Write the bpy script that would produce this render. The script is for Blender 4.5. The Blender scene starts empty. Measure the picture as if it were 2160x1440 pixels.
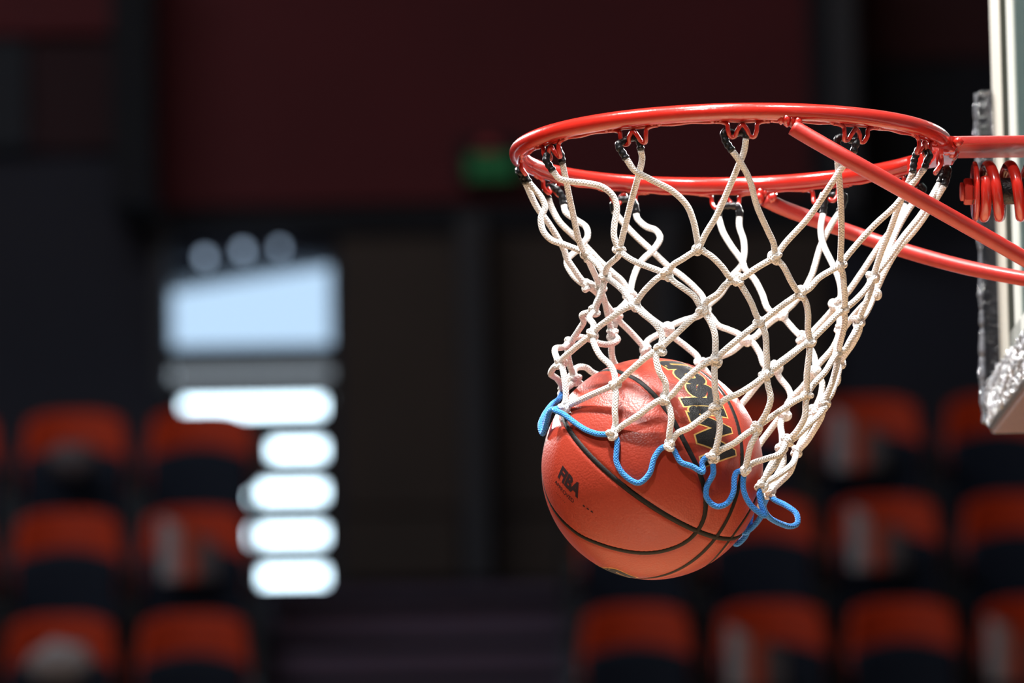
import bpy, bmesh, math, random
import numpy as np
from mathutils import Vector, Matrix
random.seed(4)
PI = math.pi
sc = bpy.context.scene
COL = sc.collection

# ------------------------------------------------------------------ camera
TH, RHO, FPX = math.radians(8.5), math.radians(1.05), 15400.0
CAMZ = 1.644                                   # hand-held at eye height, rim at 3.05 m
F = Vector((0, math.cos(TH), math.sin(TH)))
U0 = Vector((0, -math.sin(TH), math.cos(TH)))
R0 = Vector((1, 0, 0))
R = R0*math.cos(RHO) - U0*math.sin(RHO)
U = U0*math.cos(RHO) + R0*math.sin(RHO)
cd = bpy.data.cameras.new('camera'); cam = bpy.data.objects.new('camera', cd); COL.objects.link(cam)
M4 = Matrix((R, U, -F)).transposed().to_4x4(); M4.translation = Vector((0, 0, CAMZ))
cam.matrix_world = M4
cd.sensor_width = 36; cd.lens = FPX/2160*36; cd.clip_start = .1; cd.clip_end = 200
cd.dof.use_dof = True; cd.dof.focus_distance = 7.98; cd.dof.aperture_fstop = 5.6
sc.camera = cam
CAM = Vector((0, 0, CAMZ))

def W(px, py, y):
    """world point at horizontal distance y seen at pixel px,py"""
    d = F + R*((px-1080)/FPX) + U*((720-py)/FPX)
    return CAM + d*(y/d.y)

# ------------------------------------------------------------------ world, lights, exposure
w = bpy.data.worlds.new('world'); sc.world = w; w.use_nodes = True
w.node_tree.nodes['Background'].inputs[0].default_value = (.70, .88, 1, 1)
w.node_tree.nodes['Background'].inputs[1].default_value = 7.0
sc.view_settings.view_transform = 'Standard'; sc.view_settings.look = 'None'
sc.view_settings.exposure = 0.0; sc.view_settings.gamma = 1
sc.view_settings.use_curve_mapping = False

HOOP = W(1541, 316, 8.0)
def spot(loc, power, size=.4, cone=24, color=(1, .97, .94), target=None, blend=.5):
    l = bpy.data.lights.new('arena_floodlight', 'SPOT'); l.energy = power; l.shadow_soft_size = size
    l.spot_size = math.radians(cone); l.spot_blend = blend; l.color = color
    o = bpy.data.objects.new('arena_floodlight', l); COL.objects.link(o); o.location = loc
    t = Vector(target) if target is not None else HOOP + Vector((0, 0, -.2))
    o.rotation_euler = (t - Vector(loc)).to_track_quat('-Z', 'Y').to_euler()
    return o
# overhead rig above the court
spot((-1.2, 5.2, 11.5), 9500, .26, 34)
spot((3.2, 5.0, 11.5), 4200, .30, 34)
spot((-4.5, 7.5, 11.5), 3400, .30, 34)
spot((5.0, 9.5, 11.5), 3000, .30, 34)
spot((-3.0, -1.0, 11.5), 4200, .30, 34)
# floodlights over the far side of the hall, aimed back at this basket
spot((-8.5, 24.5, 10.8), 19000, .9, 14, (1, .97, .95))
spot((5.9, 25.5, 9.6), 20000, .9, 14, (1, .97, .95))
# house lights over the court: they light the timber floor, which bounces up
for x in (-5, 0, 5):
    spot((x, 8, 12.5), 1700, .6, 80, target=(x*.6, 6, 0))
def area(loc, power, sx, sy, color, target):
    l = bpy.data.lights.new('stand_light', 'AREA'); l.shape = 'RECTANGLE'; l.size = sx; l.size_y = sy
    l.energy = power; l.color = color
    o = bpy.data.objects.new('stand_light', l); COL.objects.link(o); o.location = loc
    o.rotation_euler = (Vector(target) - Vector(loc)).to_track_quat('-Z', 'Y').to_euler()
area((-4, 24, 11.5), 170, 9, .6, (.95, .97, 1), (0, 29, 5))

# ------------------------------------------------------------------ materials
def mat(name, col, rough=.5, metal=0, spec=.5, coat=0, emis=None, estr=0, noise=0, nscale=8, bump=0, bscale=60, trans=0, var=None):
    m = bpy.data.materials.new(name); m.use_nodes = True
    nt = m.node_tree; b = nt.nodes['Principled BSDF']
    b.inputs['Base Color'].default_value = (*col, 1); b.inputs['Roughness'].default_value = rough
    b.inputs['Metallic'].default_value = metal; b.inputs['Specular IOR Level'].default_value = spec
    b.inputs['Coat Weight'].default_value = coat; b.inputs['Coat Roughness'].default_value = .08
    b.inputs['Transmission Weight'].default_value = trans
    if emis: b.inputs['Emission Color'].default_value = (*emis, 1); b.inputs['Emission Strength'].default_value = estr
    if noise or bump:
        tc = nt.nodes.new('ShaderNodeTexCoord')
    if noise:
        n = nt.nodes.new('ShaderNodeTexNoise'); n.inputs['Scale'].default_value = nscale; n.inputs['Detail'].default_value = 5
        mx = nt.nodes.new('ShaderNodeMix'); mx.data_type = 'RGBA'
        mx.inputs[6].default_value = (*[c*(1-noise) for c in col], 1)
        mx.inputs[7].default_value = (*[min(1, c*(1+noise)) for c in (var or col)], 1)
        nt.links.new(tc.outputs['Object'], n.inputs['Vector']); nt.links.new(n.outputs['Fac'], mx.inputs[0])
        nt.links.new(mx.outputs[2], b.inputs['Base Color'])
    if bump:
        n2 = nt.nodes.new('ShaderNodeTexNoise'); n2.inputs['Scale'].default_value = bscale; n2.inputs['Detail'].default_value = 3
        bp = nt.nodes.new('ShaderNodeBump'); bp.inputs['Strength'].default_value = bump; bp.inputs['Distance'].default_value = .002
        nt.links.new(tc.outputs['Object'], n2.inputs['Vector']); nt.links.new(n2.outputs['Fac'], bp.inputs['Height'])
        nt.links.new(bp.outputs[0], b.inputs['Normal'])
    return m

RED = mat('red_gloss_paint', (.40, .016, .010), .22, coat=.6, noise=.12, nscale=40, bump=.12, bscale=160)
REDM = mat('red_matt_paint', (.36, .017, .012), .42, coat=.15, noise=.15, nscale=40, bump=.1, bscale=220)
TAPE = mat('black_tape', (.006, .0065, .008), .32, spec=.3, coat=.12, bump=.5, bscale=420)
SEAM = mat('black_rubber', (.008, .007, .007), .6, spec=.2, bump=.2, bscale=500)
INK = mat('black_ink', (.018, .008, .010), .6, spec=.2)
INKF = mat('black_foil', (.006, .006, .007), .45, spec=.3, bump=.5, bscale=900)
GOLD = mat('gold_foil', (.80, .50, .16), .38, metal=.5)
ALU = mat('pale_painted_aluminium', (.46, .45, .40), .5, spec=.3, noise=.05)
DARKG = mat('dark_gasket', (.035, .038, .032), .9, spec=0)
WLINE = mat('white_board_line', (.40, .42, .39), .6, spec=.2)
STEEL = mat('zinc_steel', (.55, .55, .58), .3, metal=.9)

def rope_mat(name, col, col2):
    m = bpy.data.materials.new(name); m.use_nodes = True; nt = m.node_tree; b = nt.nodes['Principled BSDF']
    b.inputs['Roughness'].default_value = .62; b.inputs['Specular IOR Level'].default_value = .35
    b.inputs['Sheen Weight'].default_value = .15
    uv = nt.nodes.new('ShaderNodeUVMap'); uv.uv_map = 'UVMap'
    sp = nt.nodes.new('ShaderNodeSeparateXYZ'); nt.links.new(uv.outputs[0], sp.inputs[0])
    def lin(ka, kb):
        a = nt.nodes.new('ShaderNodeMath'); a.operation = 'MULTIPLY'; a.inputs[1].default_value = ka; nt.links.new(sp.outputs[0], a.inputs[0])
        c = nt.nodes.new('ShaderNodeMath'); c.operation = 'MULTIPLY_ADD'; c.inputs[1].default_value = kb
        nt.links.new(sp.outputs[1], c.inputs[0]); nt.links.new(a.outputs[0], c.inputs[2])
        s = nt.nodes.new('ShaderNodeMath'); s.operation = 'SINE'; nt.links.new(c.outputs[0], s.inputs[0]); return s
    s1 = lin(1900, 6*2*PI); s2 = lin(1900, -6*2*PI)
    mx = nt.nodes.new('ShaderNodeMath'); mx.operation = 'MAXIMUM'
    nt.links.new(s1.outputs[0], mx.inputs[0]); nt.links.new(s2.outputs[0], mx.inputs[1])
    bp = nt.nodes.new('ShaderNodeBump'); bp.inputs['Strength'].default_value = .9; bp.inputs['Distance'].default_value = .0008
    nt.links.new(mx.outputs[0], bp.inputs['Height']); nt.links.new(bp.outputs[0], b.inputs['Normal'])
    tc = nt.nodes.new('ShaderNodeTexCoord'); n = nt.nodes.new('ShaderNodeTexNoise'); n.inputs['Scale'].default_value = 25
    nt.links.new(tc.outputs['Object'], n.inputs['Vector'])
    mc = nt.nodes.new('ShaderNodeMix'); mc.data_type = 'RGBA'; mc.inputs[6].default_value = (*col, 1); mc.inputs[7].default_value = (*col2, 1)
    nt.links.new(n.outputs['Fac'], mc.inputs[0]); nt.links.new(mc.outputs[2], b.inputs['Base Color'])
    return m
ROPE = rope_mat('white_braided_cord', (.90, .885, .865), (.84, .81, .78))
BLUE = rope_mat('blue_braided_cord', (.020, .27, .86), (.015, .21, .72))

def leather():
    m = bpy.data.materials.new('pebbled_orange_leather'); m.use_nodes = True; nt = m.node_tree; b = nt.nodes['Principled BSDF']
    b.inputs['Roughness'].default_value = .36; b.inputs['Specular IOR Level'].default_value = .36
    tc = nt.nodes.new('ShaderNodeTexCoord')
    v = nt.nodes.new('ShaderNodeTexVoronoi'); v.feature = 'F1'; v.inputs['Scale'].default_value = 400
    nt.links.new(tc.outputs['Object'], v.inputs['Vector'])
    bp = nt.nodes.new('ShaderNodeBump'); bp.invert = True; bp.inputs['Strength'].default_value = .42; bp.inputs['Distance'].default_value = .0005
    nt.links.new(v.outputs['Distance'], bp.inputs['Height']); nt.links.new(bp.outputs[0], b.inputs['Normal'])
    n = nt.nodes.new('ShaderNodeTexNoise'); n.inputs['Scale'].default_value = 22; n.inputs['Detail'].default_value = 6
    nt.links.new(tc.outputs['Object'], n.inputs['Vector'])
    mc = nt.nodes.new('ShaderNodeMix'); mc.data_type = 'RGBA'; mc.inputs[6].default_value = (.27, .030, .017, 1); mc.inputs[7].default_value = (.33, .040, .021, 1)
    nt.links.new(n.outputs['Fac'], mc.inputs[0]); nt.links.new(mc.outputs[2], b.inputs['Base Color'])
    return m
LEATHER = leather()

# ------------------------------------------------------------------ object helpers
def obj(name, verts, faces, m, parent=None, smooth=True, uvs=None, edges=None):
    """verts are in world space; they are stored relative to the thing's base"""
    me = bpy.data.meshes.new(name)
    off = parent_world(parent)
    me.from_pydata([tuple(Vector(v) - off) for v in verts], [], faces)
    if smooth and len(me.polygons): me.polygons.foreach_set('use_smooth', [True]*len(me.polygons))
    if uvs is not None:
        ul = me.uv_layers.new(name='UVMap'); ul.data.foreach_set('uv', uvs)
    me.materials.append(m); me.update()
    o = bpy.data.objects.new(name, me); COL.objects.link(o)
    if parent: o.parent = parent
    return o
def parent_world(p):
    v = Vector((0, 0, 0))
    while p: v += p.location; p = p.parent
    return v
def thing(name, label, cat, loc, group=None):
    o = bpy.data.objects.new(name, None); COL.objects.link(o); o.location = loc; o.empty_display_size = .05
    o['label'] = label; o['category'] = cat
    if group: o['group'] = group
    return o
def tag(o, label, cat, group=None):
    o['label'] = label; o['category'] = cat
    if group: o['group'] = group
    return o
def struct(o): o['kind'] = 'structure'; return o

class MB:
    def __init__(s): s.v = []; s.f = []
    def add(s, v, f):
        n = len(s.v); s.v += [Vector(p) for p in v]; s.f += [tuple(i+n for i in q) for q in f]; return s
    def box(s, lo, hi, basis=None, org=None):
        x0, y0, z0 = lo; x1, y1, z1 = hi
        v = [(x0,y0,z0),(x1,y0,z0),(x1,y1,z0),(x0,y1,z0),(x0,y0,z1),(x1,y0,z1),(x1,y1,z1),(x0,y1,z1)]
        if basis: v = [org + basis @ Vector(p) for p in v]
        return s.add(v, [(0,3,2,1),(4,5,6,7),(0,1,5,4),(1,2,6,5),(2,3,7,6),(3,0,4,7)])
    def bev(s, lo, hi, r, basis=None, org=None, seg=3):
        bm = bmesh.new(); bmesh.ops.create_cube(bm, size=1)
        for v in bm.verts:
            v.co = Vector([(lo[i]+hi[i])/2 + v.co[i]*(hi[i]-lo[i]) for i in range(3)])
        bmesh.ops.bevel(bm, geom=bm.edges[:], offset=r, segments=seg, profile=.5, affect='EDGES')
        bm.verts.ensure_lookup_table()
        v = [p.co.copy() for p in bm.verts]; f = [[q.index for q in p.verts] for p in bm.faces]
        bm.free()
        if basis: v = [org + basis @ p for p in v]
        return s.add(v, f)
    def tube(s, pts, r, n=10, closed=False, cap=True):
        v, f, _ = tube_data(pts, r, n, closed, cap); return s.add(v, f)
    def build(s, name, m, parent=None, smooth=True, auto=None):
        o = obj(name, s.v, s.f, m, parent, smooth)
        if auto:
            try: o.data.set_sharp_from_angle(angle=math.radians(auto))
            except Exception: pass
        return o

def tube_data(pts, r, n=10, closed=False, cap=True):
    P = np.array([tuple(p) for p in pts], float); N = len(P)
    rr = np.full(N, r) if np.isscalar(r) else np.array(r, float)
    if closed: T = np.roll(P, -1, 0) - np.roll(P, 1, 0)
    else: T = np.gradient(P, axis=0)
    T /= np.linalg.norm(T, axis=1)[:, None] + 1e-12
    a = np.array([0, 0, 1.]) if abs(T[0][2]) < .9 else np.array([1., 0, 0])
    nx = np.cross(a, T[0]); nx /= np.linalg.norm(nx); A = [nx]
    for i in range(1, N):
        v = A[-1] - T[i]*np.dot(A[-1], T[i]); A.append(v/(np.linalg.norm(v)+1e-12))
    A = np.array(A); B = np.cross(T, A)
    if closed:   # spread the twist
        v = A[-1] - T[0]*np.dot(A[-1], T[0]); ang = math.atan2(np.dot(v, B[0]), np.dot(v, A[0]))
    else: ang = 0
    L = np.concatenate([[0], np.cumsum(np.linalg.norm(np.diff(P, axis=0), axis=1))])
    verts = []; faces = []; uvf = []
    for i in range(N):
        tw = -ang*i/N
        for k in range(n):
            t = 2*PI*k/n + tw
            verts.append(P[i] + rr[i]*(math.cos(t)*A[i] + math.sin(t)*B[i]))
    M = N if closed else N-1
    for i in range(M):
        j = (i+1) % N; u0 = L[i]; u1 = L[i+1] if i+1 < N else L[i]+.002
        for k in range(n):
            k2 = (k+1) % n
            faces.append((i*n+k, i*n+k2, j*n+k2, j*n+k))
            uvf += [u0, k/n, u0, (k+1)/n, u1, (k+1)/n, u1, k/n]
    if cap and not closed:
        faces.append(tuple(reversed(range(n)))); faces.append(tuple((N-1)*n+k for k in range(n)))
        uvf += [0, 0]*n*2
    return verts, faces, uvf
def spline(pts, step=.002, closed=False):
    P = [Vector(p) for p in pts]; out = []
    if len(P) == 2 and not closed: P = [P[0], (P[0]+P[1])/2, P[1]]
    n = len(P)
    for i in range(n if closed else n-1):
        p1 = P[i]; p2 = P[(i+1) % n]
        p0 = P[(i-1) % n] if closed or i > 0 else p1*2-p2
        p3 = P[(i+2) % n] if closed or i+2 < n else p2*2-p1
        # centripetal parametrisation
        t0 = 0; t1 = t0+max((p1-p0).length, 1e-6)**.5; t2 = t1+max((p2-p1).length, 1e-6)**.5; t3 = t2+max((p3-p2).length, 1e-6)**.5
        m = max(2, int((p2-p1).length/step))
        for k in range(m):
            t = t1+(t2-t1)*k/m
            a1 = p0*((t1-t)/(t1-t0))+p1*((t-t0)/(t1-t0)); a2 = p1*((t2-t)/(t2-t1))+p2*((t-t1)/(t2-t1)); a3 = p2*((t3-t)/(t3-t2))+p3*((t-t2)/(t3-t2))
            b1 = a1*((t2-t)/(t2-t0))+a2*((t-t0)/(t2-t0)); b2 = a2*((t3-t)/(t3-t1))+a3*((t-t1)/(t3-t1))
            out.append(b1*((t2-t)/(t2-t1))+b2*((t-t1)/(t2-t1)))
    if not closed: out.append(P[-1])
    return out

# ================================================================== THE HALL
WOOD = bpy.data.materials.new('court_timber'); WOOD.use_nodes = True
nt = WOOD.node_tree; b = nt.nodes['Principled BSDF']; b.inputs['Roughness'].default_value = .35
tc = nt.nodes.new('ShaderNodeTexCoord'); bt = nt.nodes.new('ShaderNodeTexBrick'); bt.inputs['Scale'].default_value = 1
bt.inputs['Brick Width'].default_value = 1.6; bt.inputs['Row Height'].default_value = .09; bt.inputs['Mortar Size'].default_value = .002
bt.inputs['Color1'].default_value = (.62, .40, .22, 1); bt.inputs['Color2'].default_value = (.52, .33, .18, 1); bt.inputs['Mortar'].default_value = (.2, .12, .06, 1)
nt.links.new(tc.outputs['Object'], bt.inputs['Vector']); nt.links.new(bt.outputs['Color'], b.inputs['Base Color'])
DWALL = mat('dark_slate_wall', (.027, .028, .046), .8, noise=.2, nscale=1.5)
BLK = mat('near_black_wall', (.009, .010, .017), .8, noise=.2, nscale=2)
NAVY = mat('navy_panel', (.016, .020, .032), .7, noise=.2, nscale=2)
MAROON = mat('maroon_fascia', (.125, .011, .018), .75, noise=.25, nscale=1.2)
BROWN = mat('dark_timber_panel', (.055, .034, .026), .6, noise=.3, nscale=3)
GREYC = mat('grey_column', (.060, .060, .072), .7, noise=.15, nscale=3)
PURP = mat('purple_grey_step', (.12, .085, .145), .7, noise=.2, nscale=3)
CONC = mat('dark_concrete', (.035, .035, .042), .85, noise=.2, nscale=3)
WALLY = 33.0
HX, HT, HB = 17.0, 14.0, -8.0
def slab(name, lo, hi, m): return struct(MB().box(lo, hi).build(name, m, smooth=False))
slab('floor', (-HX, HB, -.3), (HX, 26.2, 0), WOOD)
slab('ceiling', (-HX, HB, HT), (HX, WALLY+.3, HT+.3), BLK)
slab('wall_left', (-HX-.3, HB, -.3), (-HX, WALLY+.3, HT+.3), DWALL)
slab('wall_right', (HX, HB, -.3), (HX+.3, WALLY+.3, HT+.3), DWALL)
slab('wall_front', (-HX-.3, HB-.3, -.3), (HX+.3, HB, HT+.3), DWALL)

def prect(x0, y0, x1, y1, d):
    xm, ym = (x0+x1)/2, (y0+y1)/2
    return W(x0, ym, d).x, W(xm, y1, d).z, W(x1, ym, d).x, W(xm, y0, d).z       # xl, zb, xr, zt
# back wall with two openings (window): upper and lower light
SLOTS = [(385, 838, 682, 874), (570, 930, 682, 966), (524, 1019, 682, 1055), (524, 1109, 682, 1145), (524, 1197, 682, 1233)]
ux0, uz0, ux1, uz1 = prect(360, 540, 702, 802, WALLY)
lx0, lz0, lx1, lz1 = prect(395, 802, 684, 1233, WALLY)
ux0, ux1 = W(360, 880, WALLY).x, W(700, 880, WALLY).x
mw = MB()
T = .3
mw.box((-HX-.3, WALLY, -.3), (ux0, WALLY+T, HT+.3))
mw.box((ux1, WALLY, -.3), (HX+.3, WALLY+T, HT+.3))
mw.box((ux0, WALLY, uz1), (ux1, WALLY+T, HT+.3))
mw.box((ux0, WALLY, -.3), (ux1, WALLY+T, lz0))
struct(mw.build('wall_back', DWALL, smooth=False))

def panel(name, rect, d, thick, m, kind='structure', label=None, cat=None, group=None):
    x0, z0, x1, z1 = prect(*rect, d)
    o = MB().bev((x0, d-thick, z0), (x1, d, z1), .01).build(name, m, smooth=False)
    if kind: o['kind'] = kind
    else: tag(o, label, cat, group)
    return o
# maroon fascia over the whole hall, pillars, timber panelling
panel('trim_1', (330, -60, 1705, 432), WALLY, .12, MAROON)
panel('trim_2', (-60, -60, 247, 82), WALLY, .12, MAROON)
panel('trim_3', (-80, 92, 62, 320), WALLY, .10, NAVY)
panel('trim_4', (62, 92, 247, 320), WALLY, .06, mat('dark_maroon_panel', (.040, .012, .018), .8))
panel('trim_5', (330, 432, 2250, 492), WALLY, .10, BLK)
panel('trim_6', (1800, -60, 2300, 130), WALLY, .12, mat('deep_maroon_panel', (.055, .010, .014), .8))
panel('trim_7', (1705, -60, 1745, 480), WALLY, .14, BLK)
panel('trim_8', (1800, 130, 2300, 480), WALLY, .08, BLK)
PIL = []
for k, (rect, m, dd) in enumerate([((247, -60, 335, 470), BLK, .5), ((1745, -60, 1800, 470), GREYC, .5),
                                   ((972, 470, 1030, 1235), GREYC, .25), ((1392, 470, 1432, 1235), GREYC, .25), ((330, 470, 360, 840), GREYC, .2)]):
    PIL.append(panel('pillar', rect, WALLY-.02, dd, m, None,
        ['near-black pillar left of the maroon fascia', 'slate blue pillar right of the maroon fascia', 'grey pillar between the dark timber panels left of the ball',
         'grey pillar between timber panels seen through the net', 'slim grey pillar at the left edge of the bright window'][k], 'pillar'))
ts = struct(bpy.data.objects.new('trim_9', None)); COL.objects.link(ts); ts.location = W(840, 1230, WALLY)
for rect in ((718, 492, 970, 1080), (718, 1084, 970, 1225), (1032, 492, 1225, 1080), (1228, 492, 1390, 1080), (1032, 1084, 1390, 1225), (1435, 492, 1750, 1080), (1435, 1084, 1750, 1225)):
    x0, z0, x1, z1 = prect(*rect, WALLY)
    MB().bev((x0, WALLY-.06, z0), (x1, WALLY, z1), .01).build('timber_panel', BROWN, ts, smooth=False)

# window: frame, transom, blind, slats, panes
win = struct(bpy.data.objects.new('window_1', None)); COL.objects.link(win); win.location = ((lx0+lx1)/2, WALLY, lz0)
WF = mat('dark_window_frame', (.02, .022, .026), .5)
def wpx(x0, y0, x1, y1, name, m, d0=WALLY+.02, d1=WALLY+.07):
    bb, e = prect(x0, y0, x1, y1, WALLY)[1::2]; a, c = W(x0, 880, WALLY).x, W(x1, 880, WALLY).x
    return MB().box((a, d0, bb), (c, d1, e)).build(name, m, win, smooth=False)
for r_ in ((352, 728, 706, 774), (352, 798, 706, 838), (352, 838, 385, 1240), (682, 838, 706, 1240), (385, 874, 682, 930), (385, 966, 682, 1019), (385, 1055, 682, 1109), (385, 1145, 682, 1197),
           (385, 930, 570, 966), (385, 1019, 524, 1055), (385, 1109, 524, 1145), (385, 1197, 524, 1233)):
    wpx(*r_, 'window_slat', WF)
def glassmat(name, tint, refl=.06, diff=0, dcol=(.5, .5, .5)):
    m = bpy.data.materials.new(name); m.use_nodes = True; nt = m.node_tree; nt.nodes.clear()
    out = nt.nodes.new('ShaderNodeOutputMaterial'); tr = nt.nodes.new('ShaderNodeBsdfTransparent'); tr.inputs[0].default_value = (*tint, 1)
    gl = nt.nodes.new('ShaderNodeBsdfGlossy'); gl.inputs['Roughness'].default_value = .05
    mx = nt.nodes.new('ShaderNodeMixShader')
    fr = nt.nodes.new('ShaderNodeFresnel'); fr.inputs[0].default_value = 1.45
    mm = nt.nodes.new('ShaderNodeMath'); mm.operation = 'MULTIPLY'; mm.inputs[1].default_value = refl*16; mm.use_clamp = True
    nt.links.new(fr.outputs[0], mm.inputs[0]); nt.links.new(mm.outputs[0], mx.inputs[0])
    nt.links.new(tr.outputs[0], mx.inputs[1]); nt.links.new(gl.outputs[0], mx.inputs[2]); last = mx
    if diff:
        df = nt.nodes.new('ShaderNodeBsdfDiffuse'); df.inputs[0].default_value = (*dcol, 1)
        tn = nt.nodes.new('ShaderNodeBsdfTranslucent'); tn.inputs[0].default_value = (*dcol, 1)
        ad = nt.nodes.new('ShaderNodeMixShader'); nt.links.new(df.outputs[0], ad.inputs[1]); nt.links.new(tn.outputs[0], ad.inputs[2])
        m2 = nt.nodes.new('ShaderNodeMixShader'); m2.inputs[0].default_value = diff
        nt.links.new(mx.outputs[0], m2.inputs[1]); nt.links.new(ad.outputs[0], m2.inputs[2]); last = m2
    nt.links.new(last.outputs[0], out.inputs[0]); return m
PANEU = glassmat('dark_tinted_window_glass', (.345, .365, .395)); PANEF = glassmat('smoked_window_glass', (.26, .25, .25)); PANEL_ = glassmat('clear_window_glass', (.93, .95, .96))
wpx(358, 540, 702, 728, 'pane', PANEU, WALLY+.10, WALLY+.11)
wpx(366, 774, 702, 798, 'pane', PANEF, WALLY+.04, WALLY+.05)
for r_ in SLOTS: wpx(*r_, 'pane', PANEL_, WALLY+.04, WALLY+.05)
# sloping canopy outside the window with round lamps beneath it
D2 = WALLY+.34
p0, p1 = W(330, 600, D2), W(740, 533, D2)
slope = (p1.z-p0.z)/(p1.x-p0.x)
xa, xb = p0.x-.5, p1.x+.5
za, zb = p0.z-.5*slope, p1.z+.5*slope
cv = [(xa, D2-.03, za), (xb, D2-.03, zb), (xb, D2-.03, zb+.6), (xa, D2-.03, za+.6), (xa, D2+.3, za), (xb, D2+.3, zb), (xb, D2+.3, zb+.6), (xa, D2+.3, za+.6)]
can = obj('trim_10', cv, [(0,1,2,3),(7,6,5,4),(0,4,5,1),(1,5,6,2),(2,6,7,3),(3,7,4,0)], WF, smooth=False)
struct(can)
LAMP = mat('round_lamp_glass', (.7, .75, .8), .4, emis=(.55, .74, 1), estr=1.4)
for k, (px, py, e) in enumerate(((432, 541, 1), (512, 527, 1), (590, 520, .8))):
    c = W(px, py, WALLY-.16)
    bm = bmesh.new(); bmesh.ops.create_uvsphere(bm, u_segments=16, v_segments=10, radius=.022*e)
    mb = MB().add([c+v.co for v in bm.verts], [[q.index for q in f_.verts] for f_ in bm.faces]); bm.free()
    mb.tube([c+Vector((0, .015, 0)), c+Vector((0, .165, 0))], .008, 8)
    tag(mb.build('round_lamp', LAMP), ['leftmost', 'middle', 'rightmost'][k]+' of three small round lamps above the window pane', 'lamp', 'round lamps above the window')

# exit sign
ex = thing('exit_sign', 'small green lit exit sign on the maroon fascia left of the rim', 'sign', W(1028, 390, WALLY-.2))
x0, z0, x1, z1 = prect(968, 300, 1098, 392, WALLY-.14)
MB().bev((x0, WALLY-.22, z0), (x1, WALLY-.14, z1), .01).build('housing', BLK, ex, smooth=False)
x0, z0, x1, z1 = prect(986, 328, 1086, 376, WALLY-.22)
MB().box((x0, WALLY-.23, z0), (x1, WALLY-.221, z1)).build('green_panel', mat('green_lit_panel', (.01, .12, .04), .5, emis=(.0, .30, .07), estr=.09), ex, smooth=False)
x0, z0, x1, z1 = prect(1008, 300, 1050, 316, WALLY-.22)
MB().box((x0, WALLY-.23, z0), (x1, WALLY-.221, z1)).build('red_indicator', mat('red_lit_strip', (.12, .01, .01), .5, emis=(.5, .02, .03), estr=.12), ex, smooth=False)

# ------------------------------------------------------------------ stands
ORANGE = mat('orange_seat_plastic', (.66, .048, .009), .6, spec=.2, noise=.1, nscale=9)
NSEAT = mat('navy_seat_plastic', (.013, .020, .040), .7, spec=.2, noise=.15, nscale=6)
FRAME = mat('black_seat_frame', (.012, .013, .017), .55)
def grid(nx, nz, fn, th):
    """curved sheet with thickness; fn(u,v)->Vector front, thickness along +y"""
    v = []; f = []
    for s in (0, 1):
        for j in range(nz+1):
            for i in range(nx+1):
                v.append(fn(i/nx, j/nz) + Vector((0, th*s, 0)))
    n1 = (nx+1)*(nz+1); W_ = nx+1
    for j in range(nz):
        for i in range(nx):
            a = j*W_+i; f.append((a, a+1, a+1+W_, a+W_)); f.append((n1+a, n1+a+W_, n1+a+1+W_, n1+a+1))
    for i in range(nx):
        a = i; f.append((a, n1+a, n1+a+1, a+1)); a = nz*W_+i; f.append((a, a+1, n1+a+1, n1+a))
    for j in range(nz):
        a = j*W_; f.append((a, a+W_, n1+a+W_, n1+a)); a = j*W_+nx; f.append((a, n1+a, n1+a+W_, a+W_))
    return v, f
def make_chair(label):
    """tip-up arena chair, origin on the tier at its base, facing -y"""
    t = thing('arena_chair', label, 'chair', (0, 0, 0), 'tip-up chairs in the stand')
    hw = .212
    def back(u, v):
        x = (u*2-1); z = .50+.36*v
        wv = hw*(1-.10*max(0, v-.55)/.45*1.0)
        top = -.045*(x*x)**1.6*v
        return Vector((x*wv, .06*(-x*x)+.05+.10*v, z+top))
    v, f = grid(14, 10, back, .022); obj('backrest', v, f, ORANGE, t)
    def seat(u, v):
        x = (u*2-1); z = .36+.315*v
        return Vector((x*.200, -.055+.05*v-.03*x*x, z-.03*x*x*v + .018*math.cos(x*PI/2)*v))
    v, f = grid(12, 8, seat, .05); obj('seat', v, f, NSEAT, t)
    for s in (-1, 1):
        mb = MB().bev((s*.226-.012, -.08, 0), (s*.226+.012, .10, .56), .008)
        mb.bev((s*.226-.015, -.16, .555), (s*.226+.015, .12, .59), .012)
        mb.build('side_frame', FRAME, t)
    MB().tube([(-.226, .05, .38), (.226, .05, .38)], .016, 8).build('pivot_bar', FRAME, t)
    return t
def dup(root, loc, label):
    r = root.copy(); COL.objects.link(r); r.location = loc; r['label'] = label
    for ch in root.children:
        c = ch.copy(); COL.objects.link(c); c.parent = r
    return r
rows = [  # distance, centre pixel y of the orange at x=1080, left xs, right xs
    ('top row', 29.0, [-115, 155, 420], [1300, 1565, 1835, 2105], 899, 884),
    ('middle row', 28.1, [-132, 140, 408], [1335, 1605, 1870, 2145], 1115, 1090),
    ('front row', 27.2, [-150, 125, 405], [1342, 1628, 1905, 2185], 1335, 1316)]
first = None
ZC = .765
tiers = []
names = {}
LL = [['cut off at the left edge of the picture', 'second from the left edge', 'beside the bright window'],
      ['hidden mostly by the ball', 'just right of the ball and net', 'under the right-hand side of the net', 'at the right edge of the picture']]
LLr = [['hidden behind the ball', 'beyond the lower net at the ball', 'between net and board pad', 'behind the board pad'],
       ['hidden behind the ball', 'beyond the blue net loops', 'holding a clapper, below the board corner', 'cut off at the right edge'],
       ['just below the ball', 'second right of the ball, holding a clapper', 'third right of the ball', 'cut off at the lower right corner']]
LLl = [['cut off at the left edge', 'with a pale bag in front of it', 'against the bright window'],
       ['cut off at the left edge', 'empty, second from the left edge', 'holding a clapper, next to the window'],
       ['cut off at the left edge', 'with a crumpled white bag on it', 'empty, nearest the purple steps']]
pos = {}
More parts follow.
